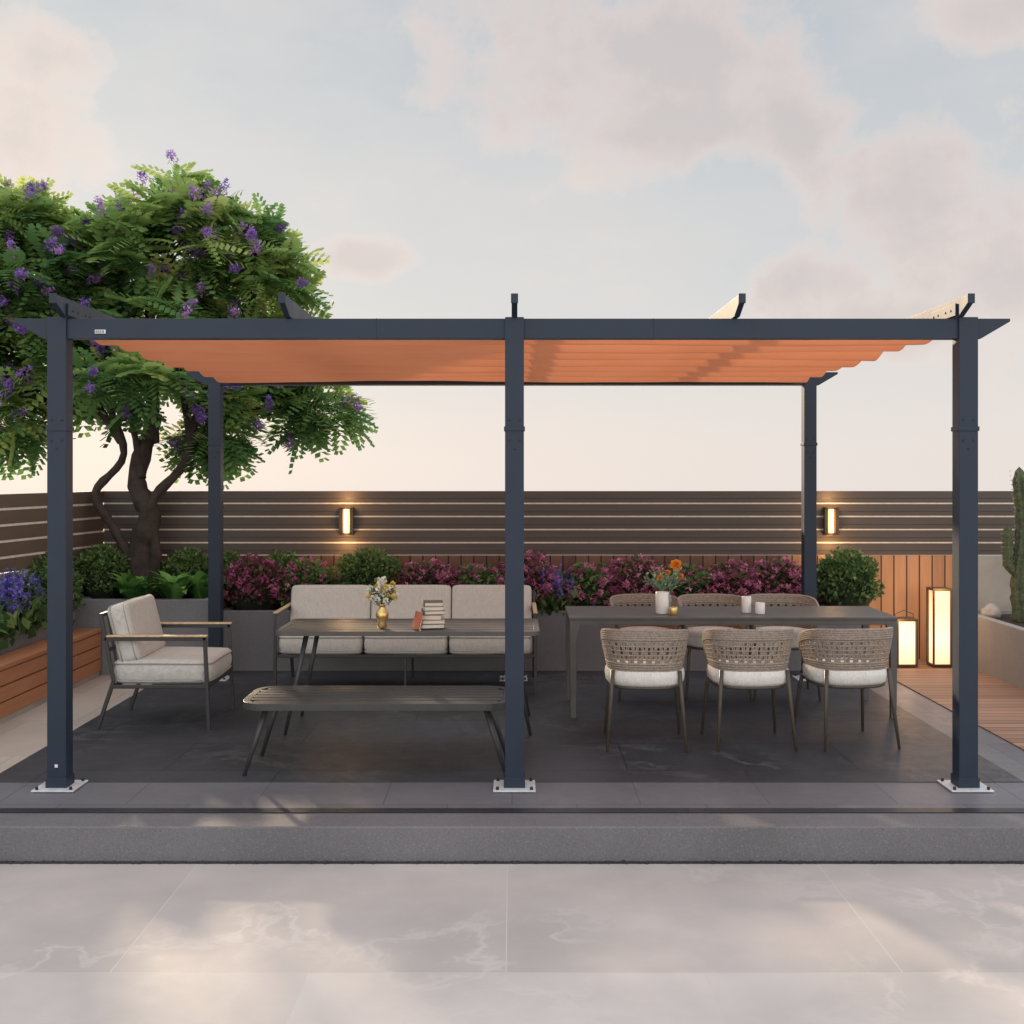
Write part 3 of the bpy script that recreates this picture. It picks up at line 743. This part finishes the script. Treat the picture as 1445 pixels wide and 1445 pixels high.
def limb(pts, r0, r1, seg=12):
    P_ = [Vector(p)-T0 for p in pts]; out = []
    for i in range(len(P_)-1):
        a = P_[max(i-1, 0)]; b_ = P_[i]; c = P_[i+1]; d = P_[min(i+2, len(P_)-1)]
        for k in range(6):
            t = k/6; out.append(.5*((2*b_)+(-a+c)*t+(2*a-5*b_+4*c-d)*t*t+(-a+3*b_-3*c+d)*t**3))
    out.append(P_[-1]); n = len(out)
    rs = [r0+(r1-r0)*(i/(n-1))**.8 for i in range(n)]
    rs = [r*(1+.10*math.sin(i*2.3)+.06*math.sin(i*5.1)) for i, r in enumerate(rs)]
    q.tube(out, rs, seg)
limb([(-2.94, 9.27, .45), (-2.97, 9.27, .9), (-2.90, 9.30, 1.2), (-3.04, 9.4, 1.5), (-2.95, 9.6, 2.0)], .130, .06)
limb([(-3.00, 9.25, .45), (-3.02, 9.22, .8), (-3.16, 9.22, 1.1), (-3.34, 9.3, 1.38), (-3.16, 9.45, 1.7), (-3.38, 9.6, 2.2)], .050, .026)
limb([(-2.88, 9.28, .45), (-2.84, 9.25, .9), (-2.88, 9.28, 1.3), (-2.66, 9.4, 1.62), (-2.58, 9.6, 2.1), (-2.3, 9.9, 2.8)], .055, .026)
limb([(-2.95, 9.5, 1.8), (-3.0, 9.7, 2.4), (-3.1, 9.9, 3.0), (-3.1, 9.95, 3.6)], .065, .022)
limb([(-3.2, 9.5, 1.8), (-3.5, 9.6, 2.2), (-3.9, 9.7, 2.7), (-4.1, 9.75, 3.3)], .036, .018)
limb([(-3.35, 9.6, 2.1), (-3.7, 9.6, 2.2), (-4.1, 9.6, 2.1), (-4.5, 9.5, 2.05)], .022, .010)
limb([(-2.6, 9.5, 1.8), (-2.3, 9.75, 2.05), (-2.0, 9.95, 2.1), (-1.65, 10.1, 2.15)], .026, .009)
limb([(-2.62, 9.45, 1.75), (-2.75, 9.7, 2.5), (-2.6, 9.9, 3.1), (-2.4, 10.0, 3.4)], .03, .012)
limb([(-2.5, 9.6, 2.2), (-2.2, 9.9, 2.5), (-2.0, 10.1, 2.8), (-2.05, 10.1, 3.1)], .022, .009)
limb([(-2.98, 9.35, 1.5), (-3.10, 9.5, 1.9), (-3.30, 9.7, 2.3), (-3.45, 9.8, 2.7)], .035, .012)
for l in lobes:
    for _ in range(5):
        c = Vector(l[:3]); d = Vector((random.gauss(0, 1), random.gauss(0, 1), abs(random.gauss(0, 1)))).normalized()
        tip = c+Vector((d.x*l[3], d.y*l[4], d.z*l[5]))*.8
        limb([tuple(c-Vector((0, 0, l[5]*.5))), tuple(c+(tip-c)*.4+Vector((0, 0, .03))), tuple(tip)], .013, .004, 6)
put(q, "trunk", M['bark'], tree)
CP = []; CN = []
for lx, ly, lz, a, b_, c in lobes:
    n = int(88*(a*b_*c)**(2/3)/.28)+5
    d = rdir(n); r = rng.uniform(.30, 1.0, n)**.40
    r *= 1+.22*np.sin(d[:, 0]*9+lx*5)*np.sin(d[:, 2]*8+lz*7)
    CP.append(np.array([lx, ly, lz])+d*np.array([a, b_, c])*r[:, None]); CN.append(d)
CP = np.concatenate(CP); CN = np.concatenate(CN)
hole = np.sin(CP[:, 0]*5.6+1.0)*np.sin(CP[:, 2]*6.7+.4)
keep = (hole < .50) & ~((CP[:, 0] > -2.45) & (CP[:, 1] < 9.45)) & (CP[:, 1] > 8.7)
CP, CN = CP[keep], CN[keep]
K = 8; n = len(CP)
PP = np.repeat(CP, K, 0)+rng.normal(size=(n*K, 3))*.02
DD = np.repeat(CN, K, 0)*.6+rdir(n*K)*[1, 1, .55]+[0, -.1, .06]
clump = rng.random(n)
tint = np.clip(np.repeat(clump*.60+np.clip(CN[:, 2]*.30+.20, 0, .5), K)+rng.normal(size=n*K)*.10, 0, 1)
fv, ff = frond()
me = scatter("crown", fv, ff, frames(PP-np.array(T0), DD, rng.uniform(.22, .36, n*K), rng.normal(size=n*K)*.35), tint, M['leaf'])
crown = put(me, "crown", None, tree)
idx = np.where((CN[:, 1] < .3))[0]
zone = np.sin(CP[:, 0]*4.3+2)*np.sin(CP[:, 2]*4.9+1)+.9*rng.normal(size=len(CP))
idx = idx[zone[idx] > -.1]; rng.shuffle(idx); idx = idx[:190]
cl = CP[idx]+CN[idx]*.13+np.array([0, -.20, .02])
cl = np.where((cl[:, 0:1] > -2.4) & (cl[:, 1:2] < 9.3), cl*[1, 0, 1]+[0, 9.35, 0], cl)
cl = np.concatenate([cl, np.array([[-1.38, 10.0, 2.17], [-1.46, 10.0, 2.14], [-1.32, 10.05, 2.12], [-2.95, 9.2, 2.35], [-3.25, 9.1, 2.55]])])
cnn = np.concatenate([CN[idx], np.tile([.5, -.3, .1], (5, 1))]); m_ = 60
PP = np.repeat(cl, m_, 0); ax = np.repeat(rdir(len(cl))*.6+cnn*.4+[0, -.2, .15], m_, 0); t = rng.random(len(PP))
PP = PP+ax*(t[:, None]*.11)+rdir(len(PP))*((.062*(1-t*.55)*rng.uniform(.4, 1, len(PP)))[:, None])
me = scatter("blossoms", *PETALS, frames(PP-np.array(T0), rdir(len(PP)), rng.uniform(.013, .023, len(PP))), np.clip(np.repeat(rng.random(len(cl))*.6, m_)+rng.random(len(PP))*.4, 0, 1), M['bloom'])
put(me, "blossoms", None, crown)

# ------------------------------------------------------------------ shrubs
def shrub(name, loc, rx, ry, rz, nleaf, lsize, leaf_m, flower_m=None, nfl=0, label="", cat="shrub", group=None, fs=.019):
    e = empty(name, loc, 0, label, cat, group)
    d = rdir(nleaf); d[:, 2] = np.where(d[:, 2] < -.35, -d[:, 2], d[:, 2])
    lump = 1+.13*np.sin(d[:, 0]*7)*np.sin(d[:, 1]*6+1)+.09*np.sin(d[:, 2]*9+d[:, 0]*5)
    r = (rng.uniform(.72, 1.0, nleaf)*lump)[:, None]
    P_ = d*r*[rx, ry, rz]+[0, 0, rz*.75]
    P_ = P_[P_[:, 2] > .0]; k = len(P_); dd = rdir(k)+d[:k]*.5+[0, 0, .3]
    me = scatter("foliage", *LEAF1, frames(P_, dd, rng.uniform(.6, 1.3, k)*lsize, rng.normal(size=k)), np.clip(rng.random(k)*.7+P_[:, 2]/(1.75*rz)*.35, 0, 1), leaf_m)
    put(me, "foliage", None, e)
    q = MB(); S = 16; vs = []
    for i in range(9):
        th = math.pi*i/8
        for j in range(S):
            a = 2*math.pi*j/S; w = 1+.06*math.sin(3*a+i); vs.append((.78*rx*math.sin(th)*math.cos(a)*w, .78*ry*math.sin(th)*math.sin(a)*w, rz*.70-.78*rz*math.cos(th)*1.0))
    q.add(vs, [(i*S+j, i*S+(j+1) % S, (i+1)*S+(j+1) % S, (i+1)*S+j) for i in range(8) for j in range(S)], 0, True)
    put(q, "stems_or_core", M['core'], e)  # solid dark filler body added so the leaves are not see-through
    if flower_m:
        nc = nfl; d = rdir(nc); d[:, 2] = np.abs(d[:, 2])*.9-.15; d /= np.linalg.norm(d, axis=1, keepdims=True)
        c = d*[rx, ry, rz]*rng.uniform(.95, 1.12, (nc, 1))+[0, 0, rz*.75]; m2 = 12
        P_ = np.repeat(c, m2, 0)+rdir(nc*m2)*.024
        me = scatter("blossoms", *PETALS, frames(P_, rdir(len(P_)), rng.uniform(.7, 1.2, len(P_))*fs), np.clip(np.repeat(rng.random(nc)*.7, m2)+rng.random(len(P_))*.35, 0, 1), flower_m)
        put(me, "blossoms", None, e)
    return e
GR = "magenta flowering shrubs in the long planter"
s1 = shrub("flowering_shrub", (-2.05, 9.27, .42), .27, .22, .245, 1500, .045, M['redleaf'], M['magenta'], 140, "dense dark shrub covered in magenta blossoms in planter", "shrub", GR)
s2 = shrub("flowering_shrub", (-1.62, 9.28, .42), .27, .22, .235, 1500, .045, M['bushleaf'], M['magenta'], 100, "leafy green shrub with magenta blossoms in planter", "shrub", GR)
xs_ = [(-0.68, 1), (-0.30, 2), (0.12, 1), (0.60, 2), (0.98, 1), (1.38, 2), (1.75, 1), (2.12, 1), (2.40, 2)]
for i, (x, k) in enumerate(xs_):
    o = clone((s1, s2)[k-1], (x, 9.27+random.uniform(-.02, .02), .42), random.uniform(0, 6)); o.scale = (1.05, 1, random.uniform(.88, 1.08))
b1 = shrub("round_shrub", (-1.13, 9.24, .44), .27, .22, .28, 2400, .042, M['bushleaf'], None, 0, "rounded dense green shrub in stone planter", "shrub", "green shrubs in planters")
for x, y, z, s_ in ((2.60, 9.05, .44, 1.0), (-3.42, 8.55, .44, .95), (-3.22, 9.15, .52, .9), (-3.55, 8.85, .45, 1.1), (-1.88, 9.4, .45, .9), (-3.48, 8.15, .44, .8), (-2.62, 9.38, .50, .85), (-2.30, 9.40, .48, .85)):
    o = clone(b1, (x, y, z), random.uniform(0, 6)); o.scale = (s_, s_, s_)
def spikes(name, loc, r, n, h, label, g):
    e = empty(name, loc, 0, label, "flower", g)
    base = rng.normal(size=(n, 2))*r*.45; lean = rng.normal(size=(n, 2))*.14; H = h*rng.uniform(.65, 1.1, n)
    q = MB()
    for i in range(n):
        b0 = (base[i, 0], base[i, 1], 0); t0 = (base[i, 0]+lean[i, 0]*H[i], base[i, 1]+lean[i, 1]*H[i], H[i])
        q.tube([b0, t0], .0022, 4, cap=False)
    put(q, "stems_or_core", M['stem'], e)
    m2 = 42; t = rng.random((n, m2))*.6+.40
    X = base[:, 0:1]+lean[:, 0:1]*H[:, None]*t; Y = base[:, 1:2]+lean[:, 1:2]*H[:, None]*t; Z = H[:, None]*t
    P_ = np.stack([X, Y, Z], -1).reshape(-1, 3)+rdir(n*m2)*((.024*(1.35-t.reshape(-1)))[:, None])
    me = scatter("blossoms", *PETALS, frames(P_, rdir(len(P_)), rng.uniform(.010, .018, len(P_))), np.clip(np.repeat(rng.random(n)*.6, m2)+rng.random(n*m2)*.4, 0, 1), M['blueflower'])
    put(me, "blossoms", None, e)
    k = n*9; P_ = np.stack([rng.normal(size=k)*r*.5, rng.normal(size=k)*r*.5, rng.uniform(0, h*.45, k)], 1)
    me = scatter("leaves", *LEAF1, frames(P_, rdir(k)*[.6, .6, .3]+[0, 0, .7], rng.uniform(.06, .12, k), rng.normal(size=k)), rng.random(k), M['bushleaf'])
    put(me, "leaves", None, e); return e
l1 = spikes("lavender", (-3.46, 7.85, .44), .26, 46, .42, "blue violet flower spikes growing in stone planter", "blue violet flower clumps")
for x, y, s_ in ((-3.5, 7.5, 1), (-3.48, 8.15, .95), (-3.55, 7.1, 1), (-3.6, 7.7, 1.05)): 
    o = clone(l1, (x, y, .44), random.uniform(0, 6)); o.scale = (s_, s_, s_)
o = clone(l1, (.30, 9.22, .42), 2.0, label="blue violet flower spikes among magenta shrubs"); o.scale = (.9, .9, .9)
def broad():
    v = []; f = []
    w = [0, .10, .17, .19, .15, .08, .0]
    for i in range(7):
        t = i/6; x = t; z = .35*math.sin(t*2.4)
        v += [(x, -w[i], z+.05*(w[i]/.19)), (x, 0, z), (x, w[i], z+.05*(w[i]/.19))]
    for i in range(6):
        o = i*3; f += [(o, o+1, o+4, o+3), (o+1, o+2, o+5, o+4)]
    return v, f
bv, bf = broad()
def hosta(loc, s_, n=46):
    e = empty("broad_leaf_plant", loc, 0, "bright green broad leaved plant in stone planter", "plant", "broad leaved plants")
    a = rng.uniform(0, 2*math.pi, n); el = rng.uniform(.05, 1.1, n)
    D = np.stack([np.cos(a), np.sin(a), el], 1); P_ = np.stack([np.cos(a)*.05, np.sin(a)*.05, np.zeros(n)], 1)
    me = scatter("leaves", bv, bf, frames(P_, D, rng.uniform(.7, 1.15, n)*s_), rng.random(n), M['hosta']); 
    me.polygons.foreach_set("use_smooth", [True]*len(me.polygons)); put(me, "leaves", None, e); return e
h1 = hosta((-2.62, 9.0, .54), .25)
for x, y, z in ((-2.92, 8.98, .54), (-2.44, 9.12, .54), (-3.44, 6.95, .44), (-3.42, 7.25, .44)): clone(h1, (x, y, z), random.uniform(0, 6))

# ------------------------------------------------------------------ cactus
cac = empty("cactus", (3.93, 8.95, .40), 0, "tall rough ribbed green column cactus in stone planter", "cactus")
def ribbed(path, r, q, ribs=10):
    pts = [Vector(p) for p in path]; S = ribs*4; vs = []; n = len(pts)
    for i, p_ in enumerate(pts):
        t = i/(n-1); rr = r*(1 if t < .80 else math.sqrt(max(0.0, 1-((t-.80)/.20)**2))+.02)*(1+.07*math.sin(i*1.7)+.05*math.sin(i*4.1))
        for k in range(S):
            a = 2*math.pi*k/S; w = rr*(1+.20*math.cos(ribs*a)+.05*math.sin(i*3.1+k)); vs.append(p_+Vector((w*math.cos(a), w*math.sin(a), 0)))
    q.add(vs, [(i*S+k, i*S+(k+1) % S, (i+1)*S+(k+1) % S, (i+1)*S+k) for i in range(n-1) for k in range(S)], 0, True)
    for i in range(1, n-1, 1):
        for k in range(ribs):
            a = 2*math.pi*k/ribs; b0 = pts[i]+Vector((math.cos(a), math.sin(a), 0))*r*1.15
            for _ in range(4):
                d = Vector((math.cos(a)+random.gauss(0, .5), math.sin(a)+random.gauss(0, .5), random.gauss(0, .5))).normalized()*.020
                q.add([b0, b0+d, b0+Vector((0, 0, .002))], [(0, 1, 2)], 1)
q = MB(); ribbed([(-.02*math.sin(i*.22), 0, i*.035) for i in range(35)], .056, q, 8); put(q, "main_stem", [M['cactus'], M['spine']], cac)
q = MB(); ribbed([(-.045-.03*min(i, 2), 0, .36+i*.035) for i in range(12)], .034, q, 7); put(q, "arm", [M['cactus'], M['spine']], cac)
q = MB(); ribbed([(.09+.02*min(i, 2), -.05, .0+i*.045) for i in range(18)], .045, q, 8); put(q, "arm", [M['cactus'], M['spine']], cac)
def boulder(loc, s_):
    e = empty("boulder", loc, random.random()*6, "pale beige rounded boulder in stone planter", "rock", "boulders in the cactus planter")
    q = MB(); S = 20; vs = []
    for i in range(13):
        th = math.pi*i/12
        for j in range(S):
            a = 2*math.pi*j/S; d = Vector((math.sin(th)*math.cos(a), math.sin(th)*math.sin(a), -math.cos(th)))
            w = 1+.12*math.sin(3*d.x+1)*math.cos(4*d.y)+.06*math.sin(9*d.z+5*d.x); vs.append(Vector((d.x*s_, d.y*s_*.8, d.z*s_*.7+s_*.3))*w)
    q.add(vs, [(i*S+j, i*S+(j+1) % S, (i+1)*S+(j+1) % S, (i+1)*S+j) for i in range(12) for j in range(S)], 0, True)
    put(q, "rock_body", simple("beige_boulder", (.40, .36, .31), .9, .2, 12, 0, .8), e)
boulder((3.80, 9.2, .40), .10); boulder((4.15, 8.6, .40), .14)

# ------------------------------------------------------------------ sun and sky
AZ, EL = math.radians(-23), math.radians(16.5)
S = Vector((math.sin(AZ)*math.cos(EL), math.cos(AZ)*math.cos(EL), math.sin(EL)))
sd = bpy.data.lights.new("sun", 'SUN'); sd.energy = 5.0; sd.angle = math.radians(2.6); sd.color = (1.0, 0.78, 0.53)
so = bpy.data.objects.new("sun", sd); COL.objects.link(so); so.rotation_euler = S.to_track_quat('Z', 'Y').to_euler(); so.location = S*30

w = bpy.data.worlds.new("World"); scene.world = w; w.use_nodes = True; nt = w.node_tree
bgn = nt.nodes["Background"]
tc = N(nt, "ShaderNodeTexCoord").outputs["Generated"]
sx = N(nt, "ShaderNodeSeparateXYZ"); nt.links.new(tc, sx.inputs[0])
base = ramp(nt, mathn(nt, 'ADD', sx.outputs[2], 0.2), [(0.0, (.42, .40, .38)), (0.19, (.84, .775, .74)), (0.25, (.80, .75, .725)), (0.36, (.68, .685, .685)), (0.58, (.53, .575, .615)), (1.0, (.57, .62, .69))])
nA = noise(nt, tc, 5.5, 6, .58)
nB = noise(nt, tc, 19, 6, .62)
dist = mathn(nt, 'ADD', mathn(nt, 'MULTIPLY', mathn(nt, 'SUBTRACT', nA, .5), 3.4), mathn(nt, 'MULTIPLY', mathn(nt, 'SUBTRACT', nB, .5), 2.0))
def blob(u, v, a, b_):
    d = Vector((u, 1, v)).normalized()
    s1 = N(nt, "ShaderNodeVectorMath", operation='SUBTRACT'); nt.links.new(tc, s1.inputs[0]); s1.inputs[1].default_value = d
    s2 = N(nt, "ShaderNodeVectorMath", operation='MULTIPLY'); nt.links.new(s1.outputs[0], s2.inputs[0]); s2.inputs[1].default_value = (1/a, .6/a, 1/b_)
    s3 = N(nt, "ShaderNodeVectorMath", operation='LENGTH'); nt.links.new(s2.outputs[0], s3.inputs[0])
    return mathn(nt, 'ADD', s3.outputs["Value"], dist)
field = None
for bl in ((.10, .365, .19, .07), (.17, .30, .10, .045), (-.42, .29, .07, .05), (-.40, .36, .06, .03), (.37, .235, .09, .06), (.43, .16, .10, .07), (.25, .165, .055, .035), (-.125, .185, .045, .016),
           (.41, .40, .06, .03), (.33, .13, .12, .03)):
    v = blob(*bl); field = v if field is None else mathn(nt, 'MINIMUM', field, v)
dens = ramp(nt, field, [(0.45, 1.0), (1.25, 0.0)])
inner = ramp(nt, field, [(0.0, 0.0), (0.35, .35), (0.85, 1.0)])
ccol = mixc(nt, inner, (.64, .555, .535), (.93, .765, .69))
ccol = mixc(nt, mathn(nt, 'MULTIPLY', nB, .5), ccol, (.73, .62, .595))
sky = mixc(nt, mathn(nt, 'MULTIPLY', dens, .68), base, ccol)
mpw = N(nt, "ShaderNodeMapping"); mpw.inputs["Scale"].default_value = (1, 1, 2.2); nt.links.new(tc, mpw.inputs[0])
wisp = ramp(nt, noise(nt, mpw.outputs[0], 3.0, 6, .6), [(.44, 0.0), (.72, 1.0)])
sky = mixc(nt, mathn(nt, 'MULTIPLY', wisp, .50), sky, (.85, .75, .70))
ns_ = N(nt, "ShaderNodeTexSky", sky_type='NISHITA'); ns_.sun_disc = False; ns_.sun_elevation = EL; ns_.sun_rotation = AZ
nsk = N(nt, "ShaderNodeVectorMath", operation='SCALE'); nt.links.new(ns_.outputs[0], nsk.inputs[0]); nsk.inputs["Scale"].default_value = .10
sky = mixc(nt, .05, sky, nsk.outputs[0])
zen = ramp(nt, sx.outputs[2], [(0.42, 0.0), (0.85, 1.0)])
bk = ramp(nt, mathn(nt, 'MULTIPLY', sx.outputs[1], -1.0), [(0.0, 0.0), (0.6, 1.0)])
sky = mixc(nt, 1.0, sky, mixc(nt, mathn(nt, 'MAXIMUM', zen, bk), (1, 1, 1), (2.28, 2.15, 2.05)), 'MULTIPLY')  # unseen sky overhead and behind the camera brightened as added fill
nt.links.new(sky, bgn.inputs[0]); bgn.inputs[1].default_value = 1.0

scene.view_settings.view_transform = 'Standard'; scene.view_settings.look = 'None'; scene.view_settings.exposure = 0
